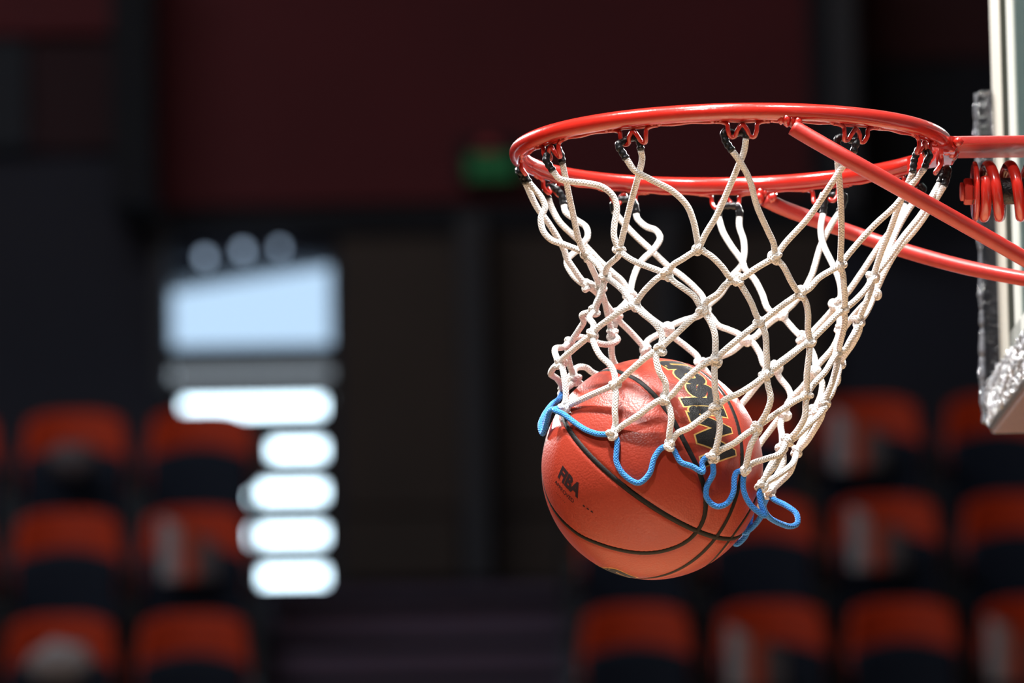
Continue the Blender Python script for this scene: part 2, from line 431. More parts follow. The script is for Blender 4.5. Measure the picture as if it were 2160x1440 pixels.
for ri, (rn, d, ls, rs, yl, yr) in enumerate(rows):
    zz = W(280, yl, d).z*.5 + W(1750, yr, d).z*.5 - ZC
    tiers.append((d, zz))
    for side, xs, yy, lab in (('left', ls, yl, LLl[ri]), ('right', rs, yr, LLr[ri])):
        for k, px in enumerate(xs):
            x = W(px, yy, d).x
            l = f'orange chair, {side} block, {rn}, {lab[k]}'
            if first is None: first = make_chair(l); first.location = (x, d, zz); o = first
            else: o = dup(first, (x, d, zz), l)
            pos[(ri, side, k)] = Vector((x, d, zz))
# tiers of the stand (two blocks) and the steps between them
xl, xr = W(545, 1200, 28).x, W(1195, 1200, 28).x
for side, a, c in (('left', -HX+.01, xl), ('right', xr, HX-.01)):
    for i, (d, z) in enumerate(tiers):
        o = MB().bev((a, d-.44, .001 if i == 2 else z-.9), (c, (d+.44) if i else WALLY-.13, z-.001), .015).build('seating_tier', CONC, smooth=False)
        tag(o, f'dark concrete tier under the {rows[i][0]} of chairs, {side} block', 'stand')
st = thing('stairs', 'dim purple-grey steps rising between the two blocks of chairs', 'stairs', ((xl+xr)/2, 28, 0))
yy0 = 1246
zt = W(860, 1238, 29.6).z; zt2 = W(860, 1260, 29.6).z
MB().box((xl+.01, 29.6, zt2), (xr-.01, WALLY-.01, zt)).build('landing', PURP, st, smooth=False)
NOSE = mat('dark_navy_nosing', (.006, .006, .014), .7)
for i, (ya, yb, yc) in enumerate(((1284, 1350, 1372), (1372, 1428, 1452), (1452, 1508, 1530))):
    d = 29.4 - i*.42
    za, zb, zc2 = W(860, ya, d).z, W(860, yb, d).z, W(860, yc, d).z
    MB().bev((xl+.01, d, zc2-.35), (xr-.01, d+.44, za), .008).build('step', PURP, st, smooth=False)
    MB().box((xl+.01, d-.03, zc2-.02), (xr-.01, d, zb)).build('kick_strip', NOSE, st, smooth=False)
    if i == 0: MB().bev((xl+.01, d-.02, za), (xr-.01, d+.2, W(860, 1260, d).z), .004).build('step_nosing', NOSE, st, smooth=False)
# things left on the chairs
WHT = mat('white_paper', (.60, .58, .64), .7); ORP = mat('orange_paper', (.70, .09, .03), .6); GRP = mat('grey_paper', (.16, .15, .17), .7)
def clapper(loc, label):
    t = thing('paper_clapper', label, 'clapper', (0, 0, 0), 'folded paper clappers on the chairs')
    for k, (x, m, w_, h, nm) in enumerate(((-.075, WHT, .075, .24, 'white_fold'), (-.005, ORP, .070, .22, 'orange_fold'), (.068, GRP, .075, .17, 'grey_fold'))):
        mb = MB()
        for q in range(3):
            mb.bev((x-w_/2+q*w_/3, -.006-.010*(q % 2), 0), (x-w_/2+(q+1)*w_/3, .004-.010*(q % 2), h-.012*q), .002)
        mb.build(nm, m, t, smooth=False)
    t.location = loc
    return t
def chair_item(ri, side, k, px, py):
    p = pos[(ri, side, k)]; d = p.y-.10
    return W(px, py, d)
clapper(chair_item(1, 'left', 2, 400, 1222), 'white and orange folded paper clapper on the chair next to the window')
clapper(chair_item(1, 'right', 2, 1855, 1200), 'white and orange folded paper clapper on the middle-row chair below the board corner')
clapper(chair_item(2, 'right', 1, 1600, 1455), 'white and orange folded paper clapper on the front-row chair below the ball')
clapper(chair_item(0, 'right', 2, 1815, 990), 'dim orange folded paper clapper on the top-row chair right of the net')
clapper(chair_item(2, 'right', 3, 2150, 1440), 'pale folded paper clapper at the lower right corner of the picture')
def bag(px, py, ri, side, k, w_, h, m, label):
    p = pos[(ri, side, k)]; c = W(px, py, p.y-.13)
    bm = bmesh.new(); bmesh.ops.create_icosphere(bm, subdivisions=3, radius=1)
    rnd = random.Random(px)
    for v in bm.verts:
        v.co *= 1+.16*math.sin(v.co.x*7+px)*math.sin(v.co.z*6)+rnd.uniform(-.05, .05)
        v.co = Vector((v.co.x*w_/2, v.co.y*.03, v.co.z*h/2))
    o = MB().add([c+v.co for v in bm.verts], [[q.index for q in f_.verts] for f_ in bm.faces]).build('plastic_bag', m); bm.free()
    tag(o, label, 'bag', 'bags left on the chairs')
bag(125, 1396, 2, 'left', 1, .24, .15, mat('white_plastic_bag', (.62, .58, .62), .4), 'crumpled white bag on the front-row chair at the lower left')
bag(152, 972, 0, 'left', 1, .20, .14, mat('grey_plastic_bag', (.13, .11, .13), .5), 'dim grey bag on the top-row chair at the left')

# ================================================================== HOOP
PSI = math.radians(2.5)
ex_, ey_ = Vector((math.cos(PSI), math.sin(PSI), 0)), Vector((-math.sin(PSI), math.cos(PSI), 0))
BAS = Matrix((ex_, ey_, Vector((0, 0, 1)))).transposed()
def H(x, y, z): return HOOP + BAS @ Vector((x, y, z))      # local hoop frame: +x toward the board
RR, RT = .2365, .0097
hoop = thing('basketball_hoop', 'glossy red basketball rim with braces and breakaway spring', 'hoop', H(.39, 0, 0))
def ringpts(r, z, n=160): return [H(r*math.cos(2*PI*i/n), r*math.sin(2*PI*i/n), z) for i in range(n)]
MB().tube(ringpts(RR, 0, 200), RT, 20, True).build('rim_ring', RED, hoop)
# net hooks: bent wire loops welded below the ring, plus the weld rail
HA = [178, 149, 118.5, 88.5, 56, 26, -3, -28, -61, -90, -120, -149]    # angles, 90 = nearest the camera
rail = MB()
def hk(a, r, t, z):
    """point by hook: angle in picture sense (90 = near), radial r, tangential t, height z"""
    c, s = math.cos(math.radians(a)), math.sin(math.radians(a))
    return HOOP + Vector((c*r, -s*r, z)) + Vector((s, c, 0))*t
for i, a in enumerate(HA):
    pts = [(-.030, -.0100), (-.022, -.0105), (-.0165, -.013), (-.0155, -.020), (-.0125, -.0265), (-.0080, -.0255), (-.0050, -.019), (0, -.0135), (.0050, -.019), (.0080, -.0255), (.0125, -.0265), (.0155, -.020), (.0165, -.013), (.022, -.0105), (.030, -.0100)]
    rin = RR-.003
    P = [hk(a, rin - (.004 if z < -.02 else 0), t, z) for t, z in pts]
    MB().tube(spline(P, .0012), .0025, 8).build('net_hook', RED, hoop)
    for s in (-1, 1):       # weld beads
        for q in range(3):
            c = hk(a, rin, s*(.024+.004*q), -.0090)
            rail.tube([c+Vector((0, 0, .003)), c, c-Vector((0, 0, .0025))], [.0035, .0042-.0006*q, .0015], 8)
rail.build('weld_beads', RED, hoop)['kind'] = 'stuff'
rl = []
for i in range(200):
    an = 2*PI*i/200; rl.append(H((RR-.004)*math.cos(an), (RR-.004)*math.sin(an), -.0092+.0006*math.sin(an*37)))
MB().tube(rl, .0022, 8, True).build('rim_rail', RED, hoop)
# side braces: solid rods from under the ring to the mounting plate
def br(pts, r, m, name):
    o = MB().tube(spline(pts, .004), r, 14).build(name, m, hoop)
    return o
br([W(1672, 268, 7.768), W(1700, 285, 7.768), W(1800, 342, 7.772), W(1900, 398, 7.80), W(2030, 471, 7.87), W(2160, 545, 7.93), W(2290, 620, 7.98)], .0088, REDM, 'brace')
br([W(1612, 420, 8.232), W(1650, 438, 8.240), W(1800, 492, 8.245), W(1900, 526, 8.225), W(2030, 562, 8.18), W(2160, 588, 8.13), W(2290, 610, 8.07)], .0085, REDM, 'brace')
wb = MB()
for (px, py, d) in ((1668, 262, 7.770), (1610, 417, 8.230)):
    for q in range(9):
        rnd = random.Random(q+px)
        c = W(px+rnd.uniform(-22, 24), py+rnd.uniform(-12, 6), d+rnd.uniform(-.004, .004))
        wb.tube([c+Vector((-.004, 0, 0)), c, c+Vector((.004, 0, 0))], [.0035, .0068, .0035], 10)
wb.build('brace_welds', RED, hoop)['kind'] = 'stuff'
# gusset and arm
gus = MB()
gv = []
for z in (-.012, .004):
    for (x, y) in ((.205, -.085), (.246, -.046), (.250, .046), (.205, .085), (.226, .045), (.2285, 0), (.226, -.045)): gv.append(H(x, y, z))
gus.add(gv, [(0, 6, 5, 4, 3, 2, 1)[::-1], (7, 13, 12, 11, 10, 9, 8)] + [(i, (i+1) % 7, 7+(i+1) % 7, 7+i) for i in range(7)])
gus.build('gusset', RED, hoop, smooth=False)
gw = MB()
for q in range(16):
    rnd = random.Random(q*7); c = H(.244+rnd.uniform(-.006, .007), -.05+.10*q/15, -.004+rnd.uniform(-.005, .004))
    gw.tube([c+Vector((0, 0, .005)), c, c-Vector((0, 0, .005))], [.003, .0065, .003], 8)
gw.build('arm_weld', RED, hoop)['kind'] = 'stuff'
MB().bev((.240, -.045, -.0045), (.372, .045, .0050), .0012, BAS, HOOP).build('arm_plate', REDM, hoop, auto=40)
# spring assembly
SZ = -.0500
sx0, sx1 = .281, .389
hel = []
turns = 5.1; n = 400
for i in range(n+1):
    t = i/n; an = 2*PI*turns*t + 1.2; tt = max(0, (t*turns-.6))/(turns-.6)
    hel.append(H(sx0+(sx1-sx0)*tt, -.0282*math.sin(an), SZ+.0282*math.cos(an)))
MB().tube(hel, .0064, 16).build('spring', RED, hoop)
def disc(x0, x1, r, nm, m, seg=32, rot=0):
    v = []; f = []
    prof = [(x0, 0), (x0, r*.93), (x0+(x1-x0)*.2, r), (x1-(x1-x0)*.2, r), (x1, r*.93), (x1, 0)]
    for (x, q) in prof:
        for k in range(seg): an = 2*PI*k/seg+rot; v.append(H(x, -q*math.sin(an), SZ+q*math.cos(an)))
    for j in range(5):
        for k in range(seg): f.append((j*seg+k, (j+1)*seg+k, (j+1)*seg+(k+1) % seg, j*seg+(k+1) % seg))
    return obj(nm, v, f, m, hoop, smooth=seg > 8)
disc(.2690, .2740, .0335, 'spring_washer', RED)
disc(.2590, .2690, .0150, 'bolt_head', REDM, 6, .3)
disc(.2550, .2595, .0105, 'bolt_end', REDM, 16)
disc(.2685, .378, .0150, 'bolt_sleeve', TAPE, 20)
MB().bev((.348, -.020, -.030), (.360, .020, -.004), .002, BAS, HOOP).build('spring_lug', REDM, hoop, auto=40)
MB().bev((.374, -.075, -.165), (.384, .075, .03), .002, BAS, HOOP).build('mounting_plate', REDM, hoop, auto=40)
# steel wire safety cable with clip at the arm
MB().tube(spline([H(.352, -.05, .010), H(.356, -.052, -.01), H(.362, -.05, -.06), H(.368, -.045, -.10)], .004), .0009, 6).build('safety_wire', STEEL, hoop)
MB().bev((.349, -.052, .006), (.373, -.030, .016), .003, BAS, HOOP).build('wire_clip', STEEL, hoop, auto=40)

# ================================================================== BACKBOARD (far half visible)
XB = .394
bd = thing('backboard', 'clear glass backboard seen edge-on with pale frame behind the hoop', 'backboard', H(XB, 0, -.155))
TEAL = mat('grey_green_frame_steel', (.20, .25, .25), .45, noise=.1, nscale=20)
BW, BT = .90, .90       # half width, height above the lower edge
z0 = -.150
GL = glassmat('green_tinted_board_glass', (.50, .62, .62), .05, .14, (.42, .56, .57))
MB().box((XB+.004, -BW, z0), (XB+.016, BW, z0+1.05), BAS, HOOP).build('glass_panel', GL, bd, smooth=False)
MB().bev((XB, BW-.092, z0), (XB+.0035, BW+.004, z0+1.06), .001, BAS, HOOP).build('frame_lip', ALU, bd, auto=40)
MB().bev((XB+.016, BW-.060, z0), (XB+.060, BW+.004, z0+1.06), .002, BAS, HOOP).build('frame_post', TEAL, bd, auto=40)
MB().bev((XB, -BW-.004, z0), (XB+.045, -BW+.042, z0+1.06), .002, BAS, HOOP).build('frame_post', ALU, bd, auto=40)
for y0_, y1_, m, nm in ((BW-.160, BW-.092, DARKG, 'gasket'), (BW-.222, BW-.160, WLINE, 'border_line')):
    MB().box((XB+.002, y0_, z0), (XB+.018, y1_, z0+1.05), BAS, HOOP).build(nm, m, bd, smooth=False)
MB().box((XB+.002, -BW+.05, z0+.03), (XB+.018, BW-.05, z0+.06), BAS, HOOP).build('border_line', WLINE, bd, smooth=False)
MB().bev((XB, -BW, z0-.02), (XB+.045, BW, z0+.022), .002, BAS, HOOP).build('frame_rail', ALU, bd, auto=40)
# clear moulded edge padding: along the lower edge and up the far side
def padmat():
    m = glassmat('clear_bubbly_pad', (.48, .48, .50), .035, .05, (.14, .15, .18)); nt = m.node_tree
    tc = nt.nodes.new('ShaderNodeTexCoord'); v = nt.nodes.new('ShaderNodeTexVoronoi'); v.inputs['Scale'].default_value = 240
    bp = nt.nodes.new('ShaderNodeBump'); bp.inputs['Strength'].default_value = .9; bp.inputs['Distance'].default_value = .002
    nt.links.new(tc.outputs['Object'], v.inputs['Vector']); nt.links.new(v.outputs['Distance'], bp.inputs['Height'])
    for nd in nt.nodes:
        if nd.type in ('BSDF_GLOSSY', 'BSDF_DIFFUSE', 'FRESNEL'): nt.links.new(bp.outputs[0], nd.inputs['Normal'])
        if nd.type == 'BSDF_GLOSSY': nd.inputs['Roughness'].default_value = .18
    return m
PADM = padmat()
PADF = mat('silver_glitter_pad', (.07, .073, .085), .3, metal=.2)
nt = PADF.node_tree; tc = nt.nodes.new('ShaderNodeTexCoord'); v = nt.nodes.new('ShaderNodeTexVoronoi'); v.inputs['Scale'].default_value = 210
bp = nt.nodes.new('ShaderNodeBump'); bp.inputs['Strength'].default_value = 1; bp.inputs['Distance'].default_value = .004
nt.links.new(tc.outputs['Object'], v.inputs['Vector']); nt.links.new(v.outputs['Distance'], bp.inputs['Height']); nt.links.new(bp.outputs[0], nt.nodes['Principled BSDF'].inputs['Normal'])
PADU = mat('brown_pad_underside', (.17, .10, .085), .35, noise=.2, nscale=30)
pad = thing('board_padding', 'clear bubbly plastic padding around the backboard corner', 'padding', H(XB, BW, z0-.05))
MB().bev((XB-.018, BW-.006, z0-.040), (XB+.050, BW+.022, z0+.380), .006, BAS, HOOP).build('side_pad', PADM, pad, auto=50)
# lumpy bead added to stand for the highlights down the side pad's front edge
rb = random.Random(3); lp = []; lr = []
for i in range(190):
    z = z0-.035+.413*i/189
    lp.append(H(XB-.0195+.0008*math.sin(z*60), BW+.012+.0010*math.sin(z*41), z)); lr.append(.0026+.0009*math.sin(z*190)+rb.uniform(-.0007, .0007)+(.0022 if z < z0+.08 else 0))
GLINTM = mat('cloudy_highlight_bead', (.10, .105, .12), .12, coat=.8, bump=.8, bscale=260)
MB().tube(lp, lr, 10).build('pad_highlight_bead', GLINTM, pad)
MB().bev((XB-.018, -BW, z0-.046), (XB-.002, BW-.008, z0+.016), .005, BAS, HOOP).build('front_strip', PADF, pad, auto=50)
MB().bev((XB-.014, -BW, z0-.050), (XB+.050, BW+.002, z0-.022), .005, BAS, HOOP).build('underside', PADU, pad, auto=50)
bub = MB()
for i in range(400):
    y = rb.uniform(.30, BW-.012); z = rb.uniform(z0-.040, z0+.014)
    L = rb.choice((.0012, .0012, .002, .0045, .0065)); an = rb.uniform(-.9, .5)+PI/2*1.0; r = rb.uniform(.0010, .0019)
    dv = BAS @ Vector((0, math.cos(an)*2.2*L, math.sin(an)*L)); c = H(XB-.0188, y, z)
    bub.tube([c-dv, c-dv*.6, c+dv*.6, c+dv], [r*.4, r, r, r*.4], 6)
bub.build('pad_bubbles', mat('bright_plastic_bubbles', (.24, .25, .27), .12, coat=1), pad)['kind'] = 'stuff'

# ================================================================== BALL
BC = W(1376, 988.5, 8.0); BR = .1225
sc_ball = BR
ball = thing('basketball', 'orange-red leather basketball dropping through the net', 'ball', BC)
camdir = (CAM-BC).normalized()
# picture-aligned frame at the ball
zc_ = camdir; xc_ = (R - zc_*R.dot(zc_)).normalized(); yc_ = zc_.cross(xc_)
def V3(a): return (xc_*a[0] + yc_*a[1] + zc_*a[2]).normalized()
nS = V3((.570, .773, .279)); pS = V3((-.598, .133, .791)); pS = (pS - nS*pS.dot(nS)).normalized(); qS = nS.cross(pS)
if qS.dot(V3((.578, -.612, .54))) < 0: qS = -qS
def oval(phi):
    tab = [(0, 77), (14, 73), (26, 65.7), (50, 51.5), (77, 47.5), (90, 46.5)]
    d = math.degrees(phi) % 360
    if d > 180: d = 360-d
    if d > 90: d = 180-d
    for (a, ta), (c, tc_) in zip(tab, tab[1:]):
        if d <= c: t = (d-a)/(c-a); return math.radians(ta+(tc_-ta)*t)
    return math.radians(46.5)
def smooth_oval(phi): return sum(oval(phi+k*.05) for k in range(-4, 5))/9
N = 360
curves = []
curves.append([(pS*math.cos(2*PI*i/N)+qS*math.sin(2*PI*i/N)) for i in range(N)])
curves.append([(nS*math.cos(2*PI*i/N)+qS*math.sin(2*PI*i/N)) for i in range(N)])
for s in (1, -1):
    c = []
    for i in range(N):
        ph = 2*PI*i/N; th = smooth_oval(ph)
        c.append((pS*s)*math.cos(th)+qS*math.sin(th)*math.cos(ph)+nS*math.sin(th)*math.sin(ph))
    curves.append(c)
SW = .0031
CP = [np.array([tuple(p) for p in c]) for c in curves]
# body: dense sphere, with channels pressed in along the seams
bm = bmesh.new(); bmesh.ops.create_icosphere(bm, subdivisions=7, radius=1)
vs = np.array([tuple(v.co) for v in bm.verts]); fs = [[q.index for q in f_.verts] for f_ in bm.faces]; bm.free()
vs /= np.linalg.norm(vs, axis=1)[:, None]
dist = np.full(len(vs), 9.)
for c in CP:
    for k in range(0, N, 90):
        pass
    for st_ in range(0, len(vs), 20000):
        d = vs[st_:st_+20000] @ c.T
        dist[st_:st_+20000] = np.minimum(dist[st_:st_+20000], np.arccos(np.clip(d.max(1), -1, 1)))
dm = dist*BR
dep = np.where(dm < SW+.0002, .0013, np.where(dm < SW+.0028, .0013*(1-(dm-SW-.0002)/.0026)**2, 0))
bv = vs*(BR-dep)[:, None]
me = bpy.data.meshes.new('cover'); me.from_pydata(bv.tolist(), [], fs)
me.polygons.foreach_set('use_smooth', [True]*len(me.polygons)); me.materials.append(LEATHER)
cov = bpy.data.objects.new('cover', me); COL.objects.link(cov); cov.parent = ball
for c in curves:
    v = []; f = []
    for i in range(N):
        p = c[i]; t = (c[(i+1) % N]-c[i-1]).normalized(); s = p.cross(t)
        for off, dr in ((-SW, -.0013), (-SW*.75, -.0004), (0, -.0001), (SW*.75, -.0004), (SW, -.0013)):
            v.append(BC + (p*BR+s*off).normalized()*(BR+dr))
    for i in range(N):
        for k in range(4): f.append((i*5+k, ((i+1) % N)*5+k, ((i+1) % N)*5+k+1, i*5+k+1))
    obj('seam', v, f, SEAM, ball)
# printed lettering wrapped on the ball
def text_mesh(s, shear=0, offset=0, spacing=1):
    cu = bpy.data.curves.new('t', 'FONT'); cu.body = s; cu.size = 1; cu.shear = shear; cu.offset = offset; cu.space_character = spacing
    cu.align_x = 'CENTER'; cu.align_y = 'CENTER'; cu.resolution_u = 4
    o = bpy.data.objects.new('t', cu); COL.objects.link(o)
    dg = bpy.context.evaluated_depsgraph_get(); me = bpy.data.meshes.new_from_object(o.evaluated_get(dg))
    bpy.data.objects.remove(o); return me
def wrap(s, px, py, height, rot, name, m, lift=.00025, stretch=1, shear=0, offset=0, spacing=1, e1=None, label=None, parent=ball, curve=0, cc=None):
    me = text_mesh(s, shear, offset, spacing)
    bm = bmesh.new(); bm.from_mesh(me)
    bmesh.ops.triangulate(bm, faces=bm.faces[:])
    for _ in range(2):
        el = [e for e in bm.edges if e.calc_length() > .12]
        if el: bmesh.ops.subdivide_edges(bm, edges=el, cuts=1); bmesh.ops.triangulate(bm, faces=[f_ for f_ in bm.faces if len(f_.verts) > 3])
    u, vv = (px-1376)/232, -(py-988.5)/232
    rr_ = u*u+vv*vv
    c = V3((u, vv, math.sqrt(max(.0, 1-rr_)))) if rr_ < 1 else V3((u, vv, -.15))
    if cc is not None: c = cc
    a = e1 if e1 is not None else xc_
    a = (a - c*a.dot(c)).normalized(); b_ = c.cross(a)
    ca, sa = math.cos(rot), math.sin(rot)
    A = a*ca + b_*sa; B = -a*sa + b_*ca
    vv_ = []
    for v in bm.verts:
        x, y = v.co.x*height*1.4*stretch, v.co.y*height*1.4
        y += curve*x*x
        k = math.hypot(x, y)/BR
        dirn = (A*x+B*y)/BR
        p = c*math.cos(k) + (dirn/k*math.sin(k) if k > 1e-9 else Vector((0, 0, 0)))
        vv_.append(BC + p*(BR+lift))
    ff = [[q.index for q in f_.verts] for f_ in bm.faces]; bm.free(); bpy.data.meshes.remove(me)
    o = obj(name, vv_, ff, m, parent)
    if label: o['label'] = label
    return o
cF = V3((-.75, -.10, .654)); eF = nS.cross(cF)
wrap('FIBA', 1202, 1016, .0150, 0, 'printed_lettering', INK, stretch=.92, offset=.05, e1=eF, label='black FIBA lettering')
wrap('APPROVED', 1192, 1036, .0048, 0, 'printed_lettering', INK, stretch=1.12, offset=.01, e1=eF, label='small black APPROVED lettering')
wrap('. . . . . . .', 1186, 1046, .0040, 0, 'printed_lettering', INK, stretch=1.0, offset=.03, e1=eF, label='row of tiny black marks')
wrap('- - -', 1243, 1070, .0075, 0, 'printed_lettering', INK, stretch=.9, offset=.035, e1=eF, label='small illegible black marks')
# big script logo: gold edge under black fill
for off, m, lf, nm in ((.085, GOLD, .0002, 'gold edge of the large logo lettering'), (.055, INKF, .00045, 'large black logo lettering')):
    wrap('Wilson', 1483, 846, .046, math.radians(118), 'logo_lettering', m, lift=lf, stretch=.84, shear=.15, offset=off, spacing=1.0, label=nm)
    wrap('Wilson', 1266, 1197, .042, 0, 'logo_lettering', m, lift=lf, stretch=.92, shear=.15, offset=off, spacing=1.0, label=nm.replace('large', 'lower'), cc=V3((-.53, -.77, -.29)), e1=V3((-.2, -.91, .36))-V3((-.53, -.77, -.29)))

# ================================================================== NET
net = thing('basketball_net', 'white braided cord net with blue bottom loops and black taped tops', 'net', W(1541, 330, 8.0))
c1 = lambda *a: [(1060+x/3.6, 200+y/3.6) for x, y in a]
c2 = lambda *a: [(1500+x/3.6, 200+y/3.6) for x, y in a]
c3 = lambda *a: [(1110+x/4.5, 500+y/4.5) for x, y in a]
c4 = lambda *a: [(1460+x/4.5, 500+y/4.5) for x, y in a]
c5 = lambda *a: [(1120+x/4.8, 740+y/4.8) for x, y in a]
c6 = lambda *a: [(1420+x/3.79, 780+y/3.79) for x, y in a]
ROWS = {
 'A': (1540, 308, [(1238,539,-1),(1306,528,-1),(1474,525,-1),(1635,543,-1),(1772,560,-1),(1841,585,-1),(1844,621,1),(1764,642,1),(1649,664,1),(1487,652,1),(1329,627,1),(1239,602,1)]),
 'C': (1535, 280, [(1276,582,-1),(1406,578,-1),(1556,590,-1),(1689,618,-1),(1780,652,-1),(1811,678,-1),(1773,695,1),(1693,713,1),(1573,716,1),(1408,694,1),(1300,664,1),(1265,609,1)]),
 'D': (1511, 264, [(1254,656,-1),(1339,643,-1),(1482,655,-1),(1602,679,-1),(1709,720,-1),(1769,742,-1),(1771,765,1),(1718,784,1),(1636,776,1),(1477,766,1),(1363,738,1),(1292,705,1)]),
 'E': (1468, 273, [(1250,704,-1),(1392,737,-1),(1507,761,-1),(1616,789,-1),(1702,833,-1),(1737,854,-1),(1715,870,1),(1655,872,1),(1540,880,1),(1440,850,1),(1340,815,1),(1201,724,1)]),
 'F': (1429, 256, [(1181,765,-1),(1297,811,-1),(1403,842,-1),(1507,863,-1),(1596,902,-1),(1660,930,-1),(1681,951,1),(1650,944,1),(1590,960,1),(1490,950,1),(1380,900,1),(1212,798,1)]),
 'G': (1406, 240, [(1192,858,-1),(1291,916,-1),(1412,939,-1),(1502,963,-1),(1571,992,-1),(1606,1025,-1),(1624,1041,1),(1602,1062,1),(1560,1075,1),(1480,1040,1),(1350,980,1),(1187,826,1)])}
PXM = FPX/8.08
K = {}
for rn, (cx, r, L) in ROWS.items():
    for i, (px, py, s) in enumerate(L):
        dx = px-cx; dy = math.sqrt(max(0, r*r-dx*dx))/PXM
        K[(rn, i+1)] = (px, py, 8.0+s*dy)
def ballpush(p, rad, side):
    """keep cords outside the ball, sliding them along the line of sight so they rest on its skin"""
    need = BR+rad+.0004
    if (p-BC).length >= need: return p
    d = (p-CAM).normalized(); oc = CAM-BC; bb = oc.dot(d); cc = oc.length_squared-need*need; disc_ = bb*bb-cc
    if disc_ <= 0: return BC+(p-BC).normalized()*need
    t = -bb-math.sqrt(disc_) if side < 0 else -bb+math.sqrt(disc_)
    return CAM+d*t
RC = .0035
def cord(P3, r=RC, name='cord', m=ROPE, side=None, step=.0020, push=True):
    pts = spline(P3, step)
    if push: pts = [ballpush(p, r, side if side is not None else (-1 if p.y < 8.0 else 1)) for p in pts]
    v, f, uv = tube_data(pts, r, 12)
    return obj(name, v, f, m, net, uvs=uv)
def path(a, b, via, bow=0, da=0):
    """a, b: (px,py,depth); via: pixel points between; depth runs evenly, bowed outwards from the net's axis"""
    P = [a[:2]]+list(via)+[b[:2]]
    L = [0]
    for p, q in zip(P, P[1:]): L.append(L[-1]+math.hypot(q[0]-p[0], q[1]-p[1]))
    out = []
    for p, l in zip(P, L):
        t = l/L[-1]; d = a[2]+(b[2]-a[2])*t + math.sin(PI*t)*(bow)
        out.append(W(p[0], p[1], d))
    return out
# tape loops on the hooks: (angle index, left leg pixels top->end, right leg pixels top->end)
hookd = []
for a in HA: hookd.append((hk(a, RR-.008, 0, -.027)))
TL = {  # hook index: (left leg, right leg)
 1: (c1((330,490),(350,530),(385,580)), c1((405,395),(440,450),(455,520))),                          # H1 near left
 2: (c1((880,380),(905,430),(940,485)), c1((1015,325),(1045,370),(1048,415))),
 3: (c2((100,280),(110,350),(160,425)), c2((262,285),(268,305),(266,325))),
 4: (c2((965,325),(960,360),(958,395)), c2((1105,355),(1092,390),(1080,440))),
 5: (c2((1585,405),(1550,470),(1530,590)), c2((1660,460),(1640,500),(1620,560))),
 6: (c2((1790,560),(1760,610),(1735,670)), c2((1800,570),(1790,630),(1770,690))),
 7: (c2((1590,700),(1520,770),(1485,830)), c2((1610,720),(1590,760),(1550,800))),
 8: (c2((870,770),(858,830),(850,905)), c2((1010,770),(1000,830),(975,890))),
 9: (c2((75,850),(60,880),(55,925)), c2((200,850),(215,890),(215,925))),
 10: (c1((850,810),(842,850),(850,885)), c1((985,800),(1012,860),(1014,905))),
 11: (c1((330,705),(330,740),(350,790)), c1((415,720),(450,770),(465,835))),
 0: (c1((120,570),(145,620),(175,670)), c1((130,575),(170,620),(200,665)))}
END = {}
for i in range(12):
    L_, R_ = TL[i]; d0 = hookd[i].y
    hp = hookd[i]
    legl = [W(p[0], p[1], d0 + (.004 if i in (0, 6) else 0)) for p in L_]; legr = [W(p[0], p[1], d0-(.004 if i in (0, 6) else 0)) for p in R_]
    mid = (legl[0]+legr[0])/2; mid.z = max(legl[0].z, legr[0].z)+(.0012 if i > 6 else -.001); mid.y += (.006 if i in (1, 2, 3, 4, 5) else 0)
    P = legl[::-1]+[mid]+legr
    pts = spline(P, .0015)
    v, f, uv = tube_data(pts, [.0040+.0004*math.sin(k*1.7) for k in range(len(pts))], 12)
    obj('tape_wrap', v, f, TAPE, net, uvs=uv)
    END[(i, 'L')] = (*L_[-1], legl[-1].y); END[(i, 'R')] = (*R_[-1], legr[-1].y)
